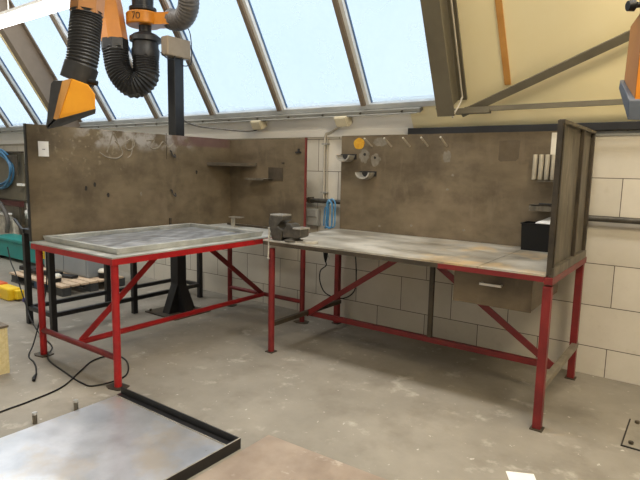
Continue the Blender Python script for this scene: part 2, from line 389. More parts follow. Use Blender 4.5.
make('stretcher', MB().box(-2.80, -.70, 3.68, 3.72, .198, .24), 'red_paint', RB, bevel=.003)
make('side_rail', MB().box(-2.81, -2.77, 3.20, 4.18, .215, .25), 'dark_steel', RB, bevel=.003)
make('side_rail', MB().box(-.715, -.675, 3.20, 4.18, .235, .275), 'grey_tube', RB, bevel=.003)
make('brace', MB().bar((-2.80, 3.66, .215), (-1.93, 3.66, .805), .012, .045), 'red_paint', RB)
make('brace', MB().bar((-.74, 3.66, .235), (-1.62, 3.66, .835), .012, .045), 'red_paint', RB)
make('strut', MB().box(-1.65, -1.615, 3.68, 3.71, .24, .862), 'dark_steel', RB, bevel=.003)
# drawer
dr = make('drawer', MB().box(-1.285, -.80, 3.26, 3.95, .672, .905), 'brown_steel', RB, bevel=.004)
make('drawer_front', MB().box(-1.287, -.798, 3.25, 3.262, .669, .905), 'brown_steel', dr, bevel=.002)
hb = MB().bar((-1.105, 3.215, .812), (-.97, 3.215, .812), .012, .014); hb.bar((-1.098, 3.252, .812), (-1.098, 3.212, .812), .01); hb.bar((-.977, 3.252, .812), (-.977, 3.212, .812), .01)
make('handle', hb, 'bare_metal', dr)
# back panel with hooks, holders and shelf
BP = make('back_panel', MB().box(-2.86, -.702, 4.245, 4.255, .917, 1.812), 'brown_steel', RB)
for x in (-2.535, -2.335, -2.155, -1.985, -1.815):
    make('hook', MB().tube([(x + .01, 4.247, 1.71), (x + .01, 4.20, 1.73), (x + .01, 4.105, 1.775)], .008, 8), 'rod_pale', BP, smooth=True)
def cup(x, z):
    pts = [(x + .075 * math.cos(math.pi + t * math.pi / 12), z + .060 * math.sin(math.pi + t * math.pi / 12)) for t in range(13)]
    inn = [(x + .062 * math.cos(math.pi + t * math.pi / 12), z + .048 * math.sin(math.pi + t * math.pi / 12)) for t in range(13)]
    ring = pts + inn[::-1]
    b = MB().plate([(p, 4.14, q) for p, q in ring], (0, .105, 0))
    h = make('torch_holder', b, 'pale_steel', BP)
    make('holder_back', MB().box(x - .085, x + .09, 4.238, 4.246, z - .035, z + .012), 'black_paint', h)
    return h
cup(-2.78, 1.63); cup(-2.56, 1.475)
def blot(x, z, rx, rz, mname, name='bare_patch', y=4.2445, seed=0, par=None):
    rr = random.Random(seed); P = []
    for k in range(22):
        t = k / 22 * 2 * math.pi; q = 1 + rr.uniform(-.16, .16)
        P.append((x + rx * q * math.cos(t), y - .0012, z + rz * q * math.sin(t)))
    return make(name, MB().plate(P, (0, .0015, 0)), mname, par or BP)
mat('patch_pale', (104, 97, 84), (128, 120, 106), rough=.5, scale=30); mat('patch_dark', (84, 72, 54), (92, 80, 62), rough=.6, scale=20); mat('hole_dark', (30, 26, 22), None); mat('chalk', (118, 110, 96), (140, 132, 118), rough=.9, scale=60)
blot(-2.605, 1.625, .055, .06, 'patch_pale', seed=1); blot(-2.485, 1.59, .05, .055, 'patch_pale', seed=2)
blot(-2.60, 1.64, .014, .013, 'hole_dark', 'hole', 4.2425, 3); blot(-2.49, 1.61, .013, .012, 'hole_dark', 'hole', 4.2425, 4)
blot(-1.80, 1.62, .035, .05, 'patch_pale', seed=5); blot(-2.44, 1.75, .07, .04, 'patch_pale', seed=6); make('dark_patch', MB().plate([(-1.37, 4.2433, 1.745), (-1.37, 4.2433, 1.60), (-1.355, 4.2433, 1.585), (-1.235, 4.2433, 1.59), (-1.215, 4.2433, 1.61), (-1.21, 4.2433, 1.74), (-1.23, 4.2433, 1.752)], (0, .0015, 0)), 'patch_dark', BP)
for k, (x, z) in enumerate(((-2.10, 1.02), (-1.74, 1.47), (-1.62, 1.02), (-2.42, .99), (-1.78, 1.35))):
    blot(x, z, .013, .010, 'patch_pale', 'weld_spot', seed=20 + k)
sh = make('shelf', MB().box(-1.075, -.705, 4.10, 4.245, 1.262, 1.269).box(-1.075, -.705, 4.10, 4.106, 1.224, 1.269), 'rib_steel', BP)
tr_ = make('rod_holder', MB().box(-1.10, -.93, 4.235, 4.245, 1.47, 1.62).box(-1.05, -.90, 4.17, 4.245, 1.438, 1.446), 'rib_steel', BP)
for k, x in enumerate((-1.080, -1.036, -.993, -.950)):
    make('rod_tube', MB().lathe((x, 4.20, 1.452), (0, 0, 1), [(.015, 0), (.017, .004), (.017, .185), (.012, .187), (.012, .03)], 14), 'rod_pale', tr_, smooth=True)
# side screen
SP = make('side_screen', MB().box(-.700, -.694, 3.165, 4.12, .918, 1.79), 'rib_steel', RB)
for a, b_ in ((3.165, 3.195), (3.73, 3.765), (4.085, 4.12)):
    make('screen_rib', MB().box(-.694, -.672, a, b_, .918, 1.775), 'dark_steel', SP, bevel=.002)
make('screen_rail', MB().box(-.702, -.670, 3.16, 4.13, 1.775, 1.795), 'rib_steel', SP, bevel=.002)
make('screen_rail', MB().box(-.694, -.668, 3.16, 4.12, .916, .97), 'rib_steel', SP, bevel=.002)
make('screen_edge', MB().box(-.706, -.678, 3.152, 3.164, .93, 1.79), 'dark_steel', SP)

# things on and around the right bench
bx = thing('plastic_bin', 'black plastic bin in the right rear corner of the bench', 'bin', (-.97, 4.16, ZT))
bm_ = MB()
def ringz(z, g): return [(-1.105 - g, 4.075 - g, z), (-.835 + g, 4.075 - g, z), (-.835 + g, 4.235, z), (-1.105 - g, 4.235, z)]
def ringi(z, g): return [(-1.098 - g, 4.082 - g, z), (-.842 + g, 4.082 - g, z), (-.842 + g, 4.228, z), (-1.098 - g, 4.228, z)]
bm_.loft([ringz(ZT + .001, 0), ringz(ZT + .195, .006), ringz(ZT + .195, .012), ringz(ZT + .205, .012), ringi(ZT + .205, .006), ringi(ZT + .02, 0)])
make('body', bm_, 'black_plastic', bx)
pp = MB().plate([(-1.03, 4.12, ZT + .20), (-.86, 4.10, ZT + .19), (-.86, 4.20, ZT + .27), (-.92, 4.21, ZT + .255)], (.01, .0, .01))
tag(make('crumpled_paper', pp, 'white_paper', origin=(-.9, 4.15, ZT + .19)), 'crumpled white paper sticking out of the black bin', 'paper')
s_ = make('flat_stick', MB().box(-.985, -.945, 4.238, 4.244, 1.64, 1.80), 'pale_plastic', origin=(-.98, 4.24, 1.63)); tag(s_, 'thin pale strip standing above the rod tubes on the panel', 'strip')
tag(make('file_tool', MB().cyl((-1.02, 4.16, 1.2755), (-.80, 4.17, 1.2755), .006, n=8), 'black_paint', smooth=True, origin=(-.9, 4.16, 1.27)), 'thin black rod lying on the small shelf', 'tool')
g = 24
st = MB().plate([(-2.665 + .058 * math.cos(t * 2 * math.pi / g) * (1 + .03 * math.sin(1.3 * t)), 4.243, 1.738 + .052 * math.sin(t * 2 * math.pi / g) * (1 + .03 * math.sin(1.3 * t))) for t in range(g)], (0, .0015, 0))
tag(make('round_sticker', st, 'sticker_yellow', origin=(-2.665, 4.244, 1.738)), 'round yellow sticker at the top left of the bench back panel', 'sticker')

# bench vise
vs = thing('bench_vise', 'grey cast iron bench vise clamped at the left front corner of the bench', 'vise', (-2.68, 3.21, ZT))
make('base', MB().lathe((-2.60, 3.22, ZT), (0, 0, 1), [(.075, 0), (.075, .014), (.05, .022), (.045, .04)], 20), 'cast_iron', vs, smooth=True)
bd = MB().plate([(-2.67, 3.165, ZT + .03), (-2.52, 3.165, ZT + .035), (-2.49, 3.165, ZT + .05), (-2.49, 3.165, ZT + .105), (-2.57, 3.165, ZT + .115), (-2.59, 3.165, ZT + .14), (-2.63, 3.165, ZT + .145), (-2.645, 3.165, ZT + .11), (-2.67, 3.165, ZT + .09)], (0, .11, 0))
make('fixed_body', bd, 'cast_iron', vs, bevel=.008)
make('anvil', MB().box(-2.565, -2.488, 3.16, 3.28, ZT + .104, ZT + .117), 'bare_metal', vs, bevel=.003)
jw = MB().plate([(-2.775, 3.16, ZT + .002), (-2.69, 3.16, ZT + .002), (-2.665, 3.16, ZT + .09), (-2.72, 3.16, ZT + .115), (-2.69, 3.16, ZT + .15), (-2.665, 3.16, ZT + .16), (-2.665, 3.16, ZT + .195), (-2.80, 3.16, ZT + .200), (-2.815, 3.16, ZT + .14)], (0, .12, 0))
mj = make('moving_jaw', jw, 'cast_iron', vs, bevel=.01)
make('jaw_top', MB().box(-2.80, -2.67, 3.165, 3.275, ZT + .196, ZT + .207), 'bare_metal', mj, bevel=.003)
make('slide', MB().box(-2.76, -2.62, 3.19, 3.25, ZT + .045, ZT + .10), 'black_paint', vs, bevel=.004)
sc = make('screw', MB().cyl((-2.83, 3.20, ZT + .045), (-2.75, 3.20, ZT + .045), .014).cyl((-2.828, 3.20, ZT + .045), (-2.80, 3.20, ZT + .045), .024), 'bare_metal', vs, smooth=True)
hd = MB().cyl((-2.79, 3.135, ZT - .14), (-2.81, 3.17, ZT + .08), .0075, n=10).lathe((-2.81, 3.17, ZT + .08), (0, 0, 1), [(.004, 0), (.013, .004), (.013, .016), (.004, .02)], 10).lathe((-2.79, 3.135, ZT - .155), (0, 0, 1), [(.004, 0), (.013, .004), (.013, .014), (.004, .018)], 10)
make('handle', hd, 'pale_steel', sc, smooth=True)
tag(make('metal_offcut', MB().bar((-2.60, 3.12 + .06, ZT + .007), (-2.42, 3.20, ZT + .007), .03, .012).bar((-2.44, 3.16, ZT + .012), (-2.37, 3.23, ZT + .012), .02, .02), 'pale_steel', bevel=.002, origin=(-2.5, 3.18, ZT)), 'small pale steel offcut lying in front of the vise on the bench', 'offcut')

# cable and torch hanging beneath the bench
hg = thing('hanging_torch', 'black torch with a thin black cable hanging below the bench against the wall', 'welding torch', (-3.0, 4.22, .8))
make('cable', MB().tube(spline([(-2.985, 4.20, .60), (-3.0, 4.23, .55), (-3.09, 4.26, .48), (-3.08, 4.25, .36), (-2.98, 4.22, .27), (-2.80, 4.23, .25), (-2.68, 4.26, .34), (-2.66, 4.25, .55), (-2.68, 4.23, .86)], 10), .006, 8), 'black_plastic', hg, smooth=True)
make('torch_body', MB().lathe((-2.985, 4.20, .59), (-.02, 0, 1), [(.006, 0), (.02, .05), (.028, .12), (.026, .24), (.018, .30)], 12), 'black_plastic', hg, smooth=True)
make('trigger', MB().tube(spline([(-2.985, 4.21, .84), (-2.955, 4.21, .74), (-2.98, 4.21, .69), (-2.94, 4.21, .62)], 6), .006, 6), 'pale_steel', hg, smooth=True)

# ------------------------------------------------------------------ left table
LT = thing('welding_table', 'bright red tube frame table with a pale top and a tall brown corner screen', 'table', (-3.6, 3.0, 0))
X0, X1, Y0, Y1 = -4.16, -3.08, 1.95, 4.05; ZL = .90
make('tabletop', MB().box(X0, X1, Y0, Y1, ZL - .01, ZL), 'zinc_plate', LT)
ap = MB().box(X0, X1, Y0, Y0 + .008, .848, .89).box(X1 - .008, X1, Y0 + .008, Y1, .848, .89).box(X0, X0 + .008, Y0 + .008, Y1, .848, .89).box(X0 + .008, X1 - .008, Y1 - .008, Y1, .848, .89)
ap.box(X0 + .008, X1 - .008, Y0 + .008, Y0 + .05, .848, .856)
make('apron', ap, 'bright_red', LT)
for x, y in ((-3.12, 1.99), (-4.12, 1.99), (-4.12, 4.01), (-3.12, 4.01)):
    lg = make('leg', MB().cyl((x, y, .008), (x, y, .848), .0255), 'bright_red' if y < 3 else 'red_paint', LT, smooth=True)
    g0 = [(-.09, -.055), (-.03, -.075), (.07, -.05), (.09, 0), (.06, .07), (-.05, .06), (-.09, .02)]
    make('foot_plate', MB().plate([(x + a * .8, y + b_ * .8, 0) for a, b_ in g0], (0, 0, .008)), 'dark_steel', lg)
make('end_rail', MB().cyl((-4.12, 1.99, .205), (-3.12, 1.99, .205), .021), 'red_paint', LT, smooth=True)
make('end_rail', MB().cyl((-4.12, 4.01, .205), (-3.12, 4.01, .205), .021), 'red_paint', LT, smooth=True)
make('long_rail', MB().cyl((-3.62, 1.99, .205), (-3.62, 4.01, .205), .022), 'bright_red', LT, smooth=True)
make('brace', MB().bar((-3.62, 2.02, .215), (-3.62, 2.80, .848), .012, .045), 'bright_red', LT)
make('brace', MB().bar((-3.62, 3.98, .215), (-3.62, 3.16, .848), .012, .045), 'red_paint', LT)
# corner screen
LS = make('side_screen', MB().box(-4.178, -4.168, 1.965, 4.075, .90, 1.788), 'left_screen_steel', LT)
make('screen_edge', MB().box(-4.192, -4.166, 1.955, 1.965, .90, 1.79), 'black_paint', LS)
make('post_rib', MB().box(-4.167, -4.155, 3.255, 3.275, .91, 1.0), 'dark_steel', LS)
for y, z in ((3.28, 1.60), (3.28, 1.23)):
    make('bracket_hook', MB().tube(spline([(-4.168, y, z + .04), (-4.15, y, z + .035), (-4.145, y + .01, z), (-4.13, y + .03, z - .02), (-4.15, y + .04, z + .01)], 5), .005, 6), 'black_paint', LS, smooth=True)
make('seam', MB().box(-4.168, -4.165, 3.235, 3.24, 1.56, 1.80), 'dark_steel', LS)
for k, (y, z) in enumerate(((2.5, 1.33), (2.42, 1.30), (3.6, 1.44), (2.62, 1.24), (2.95, 1.24))):
    P = [(-4.1665, y + .012 * math.cos(t * .6) * (1 + .3 * math.sin(t * k)), z + .02 * math.sin(t * .6)) for t in range(10)]
    make('burn_spot', MB().plate(P, (-.0012, 0, 0)), 'hole_dark' if k != 4 else 'patch_pale', LS)
def chalk(pts, w=.006): make('chalk_mark', MB().tube([Vector((-4.1665, y, z)) for y, z in [(p.x, p.y) for p in spline([(a_, b_, 0) for a_, b_ in pts], 5)]], w, 4), 'chalk', LS)
chalk([(2.55, 1.60), (2.62, 1.56), (2.72, 1.555), (2.77, 1.60), (2.74, 1.66), (2.70, 1.70)])
chalk([(2.62, 1.60), (2.66, 1.70), (2.69, 1.77), (2.72, 1.70), (2.74, 1.62)])
chalk([(2.86, 1.73), (2.81, 1.70), (2.80, 1.65), (2.84, 1.63), (2.89, 1.67), (2.88, 1.72), (2.86, 1.60), (2.82, 1.56)])
chalk([(3.02, 1.72), (3.10, 1.73), (3.06, 1.66), (3.14, 1.66), (3.20, 1.72), (3.26, 1.67), (3.32, 1.71)])
BS = make('back_screen', MB().box(-4.168, -3.155, 4.065, 4.075, .90, 1.785), 'brown_steel', LT)
make('screen_post', MB().box(-3.155, -3.143, 4.055, 4.08, .90, 1.79), 'post_red', BS)
make('corner_shelf', MB().plate([(-4.165, 3.735, 1.535), (-3.775, 4.06, 1.535), (-4.165, 4.06, 1.535)], (0, 0, .006)).bar((-4.165, 3.738, 1.527), (-3.78, 4.057, 1.527), .006, .034), 'dark_steel', BS)
make('small_shelf', MB().box(-3.86, -3.56, 3.98, 4.064, 1.386, 1.392).box(-3.86, -3.62, 3.977, 3.983, 1.372, 1.394), 'rib_steel', BS)
make('shelf_bracket', MB().plate([(-3.43, 4.0635, 1.372), (-3.43, 4.0635, 1.50), (-3.62, 4.0635, 1.505), (-3.62, 4.0635, 1.372)], (0, -.004, 0)), 'dark_steel', BS)
make('screen_clip', MB().box(-3.27, -3.205, 4.055, 4.065, 1.645, 1.66).box(-3.24, -3.225, 4.05, 4.065, 1.645, 1.685), 'black_paint', BS)
make('screen_clip', MB().box(-3.445, -3.415, 4.058, 4.065, 1.543, 1.553), 'black_paint', BS)

# paper label on the screen
pn = thing('paper_note', 'white paper note taped near the front end of the left screen', 'paper', (-4.166, 2.085, 1.60))
make('sheet', MB().box(-4.1655, -4.1635, 2.045, 2.125, 1.55, 1.665), 'white_paper', pn)
make('print', MB().box(-4.1633, -4.1625, 2.075, 2.097, 1.602, 1.607), 'ink_black', pn)

# tray lying on the table
TY = thing('steel_tray', 'shallow galvanised steel tray with upstanding rims lying on the red table', 'tray', (-3.65, 2.85, ZL))
tx0, tx1, ty0, ty1 = -4.13, -3.155, 2.03, 3.48
make('tray_bottom', MB().box(tx0 + .02, tx1 - .02, ty0 + .02, ty1 - .02, ZL + .001, ZL + .006), 'tray_sheet', TY)
rim = MB(); zt = ZL + .042
def ringt(e, z): return [(tx0 + e, ty0 + e, z), (tx1 - e, ty0 + e, z), (tx1 - e, ty1 - e, z), (tx0 + e, ty1 - e, z)]
rim.loft([ringt(.012, ZL + .001), ringt(0, zt), ringt(.028, zt), ringt(.03, zt - .006), ringt(.02, ZL + .004)], closed=True)
make('rim', rim, 'zinc_plate', TY)
# angle bracket standing on the table
AB = thing('angle_bracket', 'small steel T bracket standing near the far end of the red table', 'bracket', (-3.87, 3.82, ZL))
make('upright', MB().box(-3.900, -3.855, 3.810, 3.830, ZL + .001, ZL + .095), 'pale_steel', AB, bevel=.002)
make('flange', MB().box(-3.905, -3.755, 3.785, 3.855, ZL + .095, ZL + .103), 'bare_metal', AB, bevel=.001)
tag(make('flat_bar', MB().box(-4.05, -3.30, 3.90, 3.935, ZL + .001, ZL + .018), 'dark_steel', bevel=.002, origin=(-3.7, 3.85, ZL)), 'dark flat bar lying behind the tray on the red table', 'steel bar')

# ------------------------------------------------------------------ column that carries the extraction arm
PX, PY = -4.345, 3.50
PC = thing('steel_column', 'black square steel column bolted to the floor behind the left screen', 'column', (PX, PY, 0))
make('shaft', MB().box(PX - .055, PX + .055, PY - .055, PY + .055, .012, 2.72), 'black_paint', PC, bevel=.003)
bp = make('base_plate', MB().box(PX - .23, PX + .25, PY - .25, PY + .21, 0, .012), 'dark_steel', PC)
for a, b_ in ((-.19, -.21), (.21, -.21), (.21, .17), (-.19, .17)):
    make('bolt', MB().cyl((PX + a, PY + b_, .012), (PX + a, PY + b_, .035), .012, n=6), 'dark_steel', bp)
for sx_, sy_ in ((1, 0), (-1, 0), (0, 1), (0, -1)):
    P = [(PX + sx_ * .055 + 0, PY + sy_ * .055, .012), (PX + sx_ * .17, PY + sy_ * .17, .012), (PX + sx_ * .055, PY + sy_ * .055, .30)]
    if sx_: P = [(x, PY - .05, z) for x, _, z in P]; t = (0, .1, 0)
    else: P = [(PX - .05, y, z) for _, y, z in P]; t = (.1, 0, 0)
    make('gusset', MB().plate(P, t), 'black_paint', PC)
CB = thing('control_box', 'taupe control box mounted at the top of the black column', 'control box', (-4.25, 3.5, 2.6))
make('housing', MB().box(-4.345, -4.245, 3.33, 3.61, 2.535, 2.715), 'box_taupe', CB, bevel=.012)
make('loop_cable', MB().tube(spline([(-4.25, 3.50, 2.54), (-4.24, 3.49, 2.47), (-4.24, 3.56, 2.47), (-4.25, 3.62, 2.52), (-4.25, 3.62, 2.70), (-4.25, 3.60, 2.80), (-4.26, 3.56, 2.86)], 8), .005, 6).tube(spline([(-4.25, 3.42, 2.54), (-4.25, 3.40, 2.50), (-4.27, 3.34, 2.51), (-4.31, 3.30, 2.56)], 6), .006, 6), 'black_plastic', CB, smooth=True)

def corrugated(name, path, rad, mname, parent, pitch=.022, amp=.008, n=20):
    P = spline(path, 60); L = [0]
    for a, b_ in zip(P, P[1:]): L.append(L[-1] + (b_ - a).length)
    N = int(L[-1] / (pitch / 4)); Q = []; R = []; j = 0
    for i in range(N + 1):
        d = L[-1] * i / N
        while j < len(L) - 2 and L[j + 1] < d: j += 1
        t = (d - L[j]) / max(L[j + 1] - L[j], 1e-9); Q.append(P[j].lerp(P[j + 1], t))
        base = rad(i / N) if callable(rad) else rad
        R.append(base - amp * (0, .5, 1, .5)[i % 4])
    return make(name, MB().tube(Q, R, n), mname, parent, smooth=True)
EA = thing('fume_extractor', 'yellow and black fume extraction arm swung out from the black column', 'extraction arm', (-4.6, 3.4, 2.7))
sw = (-4.62, 3.36)
body = MB().lathe((sw[0], sw[1], 2.52), (0, 0, 1), [(.10, 0), (.13, .03), (.135, .10), (.125, .12), (.125, .17), (.15, .18), (.15, .22), (.11, .25), (.06, .27), (.06, .33), (.12, .34)], 24)
make('swivel', body, 'hose_black', EA, smooth=True)
make('swivel_mount', MB().box(-4.62, -4.405, 3.34, 3.50, 2.60, 2.72).box(-4.62, -4.405, 3.34, 3.50, 2.77, 2.80).box(-4.46, -4.405, 3.32, 3.45, 2.50, 2.80), 'black_paint', EA, bevel=.008)
make('motor', MB().lathe((sw[0] - .03, sw[1] + .0, 2.97), (0, 0, 1), [(.10, 0), (.13, .02), (.13, .05), (.10, .06), (.105, .17)], 20), 'black_paint', EA, smooth=True)
yr = make('fan_housing', MB().lathe((sw[0] - .02, sw[1], 2.85), (0, 0, 1), [(.155, 0), (.165, .01), (.165, .105), (.155, .115)], 28).bar((sw[0] + .05, sw[1] + .05, 2.905), (-4.36, 3.50, 2.90), .17, .11), 'yellow_duct', EA, smooth=True)
# handwritten two-digit mark on the ring
def scrawl(pts): return MB().tube([Vector(p) for p in pts], .004, 5)
dx, dy = .807, .591
def onring(a, z):
    th = math.radians(-54 + a); return (sw[0] - .02 + .168 * math.cos(th), sw[1] + .168 * math.sin(th), z)
make('hand_marking', scrawl(spline([onring(-20, 2.94), onring(-11, 2.94), onring(-14, 2.91), onring(-18, 2.88)], 4)), 'ink_black', yr)
make('hand_marking', scrawl(spline([onring(0 + 6 * math.cos(t), 2.91 + .028 * math.sin(t)) for t in [k * .7 for k in range(10)]], 3)), 'ink_black', yr)
corrugated('elbow_hose', [(-4.40, 3.50, 2.915), (-4.33, 3.50, 2.895), (-4.22, 3.50, 2.90), (-4.12, 3.48, 2.98), (-4.06, 3.42, 3.12), (-4.03, 3.30, 3.30), (-4.0, 3.05, 3.50), (-3.96, 2.7, 3.8), (-3.96, 2.3, 4.69)], .10, 'hose_grey', EA, pitch=.03, amp=.006)
corrugated('loop_hose', [(-4.62, 3.36, 2.58), (-4.60, 3.345, 2.48), (-4.585, 3.33, 2.37), (-4.62, 3.29, 2.30), (-4.68, 3.24, 2.28), (-4.74, 3.19, 2.34), (-4.78, 3.16, 2.43), (-4.80, 3.15, 2.56), (-4.81, 3.15, 2.62)], .13, 'hose_black', EA, pitch=.024, amp=.012, n=8)
make('hose_collar', MB().tube([(-4.81, 3.15, 2.60), (-4.815, 3.15, 2.70)], .128, 8), 'hose_black', EA)
make('duct_tube', MB().tube([(-4.815, 3.15, 2.695), (-4.86, 3.13, 3.0), (-4.88, 3.05, 3.32)], .125, 6), 'yellow_duct', EA)
corrugated('joint_hose', [(-4.88, 3.06, 3.30), (-4.86, 2.98, 3.48), (-4.6, 2.8, 3.66), (-4.0, 2.4, 3.72), (-3.52, 2.16, 3.52), (-3.45, 2.16, 3.28)], .115, 'hose_black', EA, pitch=.03)
make('fore_tube', MB().tube([(-3.45, 2.16, 3.3), (-3.505, 2.12, 2.80), (-3.52, 2.098, 2.505)], .108, 6), 'orange_hood', EA)
corrugated('fore_hose', [(-3.521, 2.098, 2.52), (-3.521, 2.094, 2.47), (-3.515, 2.075, 2.38), (-3.508, 2.06, 2.27), (-3.513, 2.045, 2.18), (-3.535, 2.03, 2.10)], lambda t: .104, 'hose_black', EA, pitch=.02, amp=.008)
make('hose_cuff', MB().tube([(-3.515, 2.045, 2.16), (-3.54, 2.02, 2.055)], .109, 20), 'hose_black', EA, smooth=True)
make('cuff_label', MB().box(-.5, .5, -.5, .5, -.5, .5), 'socket_grey', EA)
cl = bpy.data.objects[EA.children[-1].name]
cl.location = Vector((-3.500, 1.936, 2.115)) - Vector(EA['_o']); cl.scale = (.045, .012, .05); cl.rotation_euler = (-.25, .15, .25)
# the hood: a wedge that flares to its mouth
def P3(x, y, d):   # helper frame for the hood: x across (m), y up (m), d towards the room
    o = Vector((-3.555, 1.97, 1.94)); ex = Vector((.807, .591, 0)); ez = Vector((0, 0, 1)); ed = Vector((.868, -.485, -.105))
    return o + ex * (x * .98 + .020) + ez * (y * 1.06 - .008) + ed * d
hood = MB()
fr = [P3(.0, .125, .10), P3(.11, .09, .10), P3(.155, .03, .11), P3(.15, -.06, .12), P3(-.10, -.13, .14), P3(-.085, -.09, .14)]
bk = [P3(-.03, .125, -.13), P3(.11, .10, -.13), P3(.16, .04, -.14), P3(.155, -.03, -.14), P3(-.11, -.12, -.16), P3(-.12, .05, -.15)]
hood.loft([bk, fr])
hd_ = make('hood', hood, 'hood_yellow', EA, bevel=.006)
lip = MB().loft([[P3(.155, -.055, .13), P3(-.11, -.125, .155), P3(-.175, -.185, .155), P3(-.08, -.165, .15), P3(.15, -.085, .13)], [P3(.16, -.02, -.15), P3(-.13, -.10, -.18), P3(-.20, -.16, -.18), P3(-.10, -.14, -.18), P3(.155, -.05, -.15)]])
make('hood_lip', lip, 'hose_black', hd_, bevel=.003)
sd = MB().loft([[P3(-.135, .09, -.02), P3(-.115, .115, -.02), P3(-.03, .115, -.02), P3(-.12, -.14, -.02), P3(-.19, -.18, -.02)], [P3(-.14, .09, .10), P3(-.12, .112, .10), P3(-.065, .11, .10), P3(-.135, -.13, .13), P3(-.185, -.175, .14)]])
make('hood_back', sd, 'hose_black', hd_, bevel=.003)
make('hood_facet', MB().loft([[P3(-.10, -.13, .141), P3(-.135, -.12, .12), P3(-.06, .11, .09), P3(.0, .125, .101), P3(-.085, -.09, .141)], [P3(-.10, -.13, .146), P3(-.138, -.12, .125), P3(-.063, .11, .095), P3(-.003, .125, .106), P3(-.088, -.09, .146)]]), 'orange_strip', hd_)
make('knob', MB().cyl(P3(.12, .11, .03), P3(.175, .10, .03), .017, n=12), 'black_plastic', hd_, smooth=True)

# second hood at the right edge
OH = thing('extraction_hood', 'orange brown extraction hood with a slate rim hanging at the right edge', 'extraction hood', (-.25, 2.62, 2.2))
HO = Vector((-.24, 2.66, 1.95)); 
def H3(x, y, d):
    return HO + Vector((.807, .591, 0)) * x + Vector((0, 0, 1)) * y + Vector((.089, -.981, -.166)) * d
make('hood', MB().loft([[H3(-.122, -.06, -.1), H3(-.064, -.14, .06), H3(.16, -.14, .06), H3(.16, -.06, -.1)],
                        [H3(-.116, .163, -.1), H3(-.06, .232, .06), H3(.12, .232, .06), H3(.12, .163, -.1)]]), 'orange_hood', OH, bevel=.004)
make('front_face', MB().loft([[H3(-.062, -.14, .066), H3(.16, -.14, .066), H3(.12, .230, .066), H3(-.058, .230, .066)], [H3(-.062, -.14, .06), H3(.16, -.14, .06), H3(.12, .230, .06), H3(-.058, .230, .06)]]), 'yellow_duct', OH)
make('rim', MB().loft([[H3(-.142, -.095, -.11), H3(-.084, -.213, .08), H3(.18, -.213, .08), H3(.18, -.095, -.11)],
                       [H3(-.139, -.058, -.11), H3(-.084, -.135, .08), H3(.18, -.135, .08), H3(.18, -.058, -.11)]]), 'hood_trim', OH, bevel=.003)
make('knob', MB().lathe(H3(-.065, .245, .0), (-.9, -.6, -.12), [(.01, 0), (.012, .03), (.024, .04), (.02, .065)], 12), 'black_plastic', OH, smooth=True)
make('duct', MB().tube([H3(.03, .20, -.02), H3(.03, .5, -.02), H3(.05, 2.45, -.02)], .095, 16), 'hood_trim', OH, smooth=True)

# ------------------------------------------------------------------ wall services
def wallbox(name, x, c, label):
    t = thing(name, label, 'junction box', tuple(sl(x, c)))
    make('box_body', slab(MB(), x - .075, x + .065, c - .05, c + .05, .085, .001), 'box_cream', t, bevel=.005)
    make('lid', slab(MB(), x - .068, x + .058, c - .043, c + .043, .095, .086), 'box_cream', t, bevel=.003)
    make('gland', MB().cyl(sl(x - .04, c - .04, .028), sl(x - .065, c - .085, .025), .012, n=10), 'pale_plastic', t, smooth=True)
    make('gland', MB().cyl(sl(x + .05, c + .02, .028), sl(x + .085, c + .03, .030), .011, n=10), 'socket_grey', t, smooth=True)
    return t
wallbox('junction_box', -2.83, .130, 'pale junction box under the skylight above the gap between the screens')
wallbox('junction_box', -3.90, .130, 'pale junction box under the skylight with a cable running to the column')
cdt = thing('wall_conduit', 'pale conduit pipe running down the block wall between the two benches', 'pipe', (-3.1, 4.3, 1.5))
make('pipe', MB().tube(spline([sl(-2.90, .07, .02), sl(-2.94, .04, .02), sl(-3.05, -.01, .03), (-3.09, 4.305, 1.83), (-3.105, 4.305, 1.7)], 6) + [Vector((-3.10, 4.305, 1.19))], .011, 10).tube([(-3.075, 4.315, 1.80), (-3.075, 4.315, 1.19)], .006, 8), 'conduit_grey', cdt, smooth=True)
make('clip', MB().box(-3.125, -3.06, 4.285, 4.33, 1.735, 1.75).box(-3.125, -3.06, 4.285, 4.33, 1.26, 1.275), 'socket_grey', cdt)
tag(make('column_cable', MB().tube(spline([(-4.29, 3.56, 1.945), (-4.33, 3.66, 1.925), (-4.33, 3.82, 1.905), (-4.18, 4.0, 1.888), (-4.04, 4.15, 1.876), sl(-4.02, .04, .015), sl(-3.965, .07, .022)], 8), .007, 8), 'hose_grey', smooth=True, origin=(-4.1, 4.0, 2)), 'thin grey cable sagging from the black column to a junction box', 'cable')
wp = thing('wall_pipe', 'dull galvanised pipe running level along the block wall', 'pipe', (-.9, 4.27, 1.18))
make('tube', MB().tube([(-3.35, 4.275, 1.185), (XR, 4.275, 1.185)], .022, 14), 'cast_iron', wp, smooth=True)
for x in (-3.25, -.30, 1.2):
    make('pipe_bracket', MB().box(x - .012, x + .012, 4.25, YW, 1.155, 1.215), 'dark_steel', wp)
def coil(name, label, c, rx, rz, n, rad, jitter, sd_, grp=None):
    rr = random.Random(sd_); P = []
    for k in range(n * 16):
        t = k / 16 * 2 * math.pi; i = k / 16
        P.append((c[0] + (rx + jitter * math.sin(i * 2.1)) * math.sin(t), c[1] - .012 - .009 * (i % 4) + .02 * math.sin(t * .5), c[2] - rz + (rz + jitter * math.cos(i * 1.7)) * math.cos(t)))
    o = make(name, MB().tube(spline(P, 2), rad, 8), 'blue_hose', smooth=True, origin=c); return tag(o, label, 'hose')
hp = []
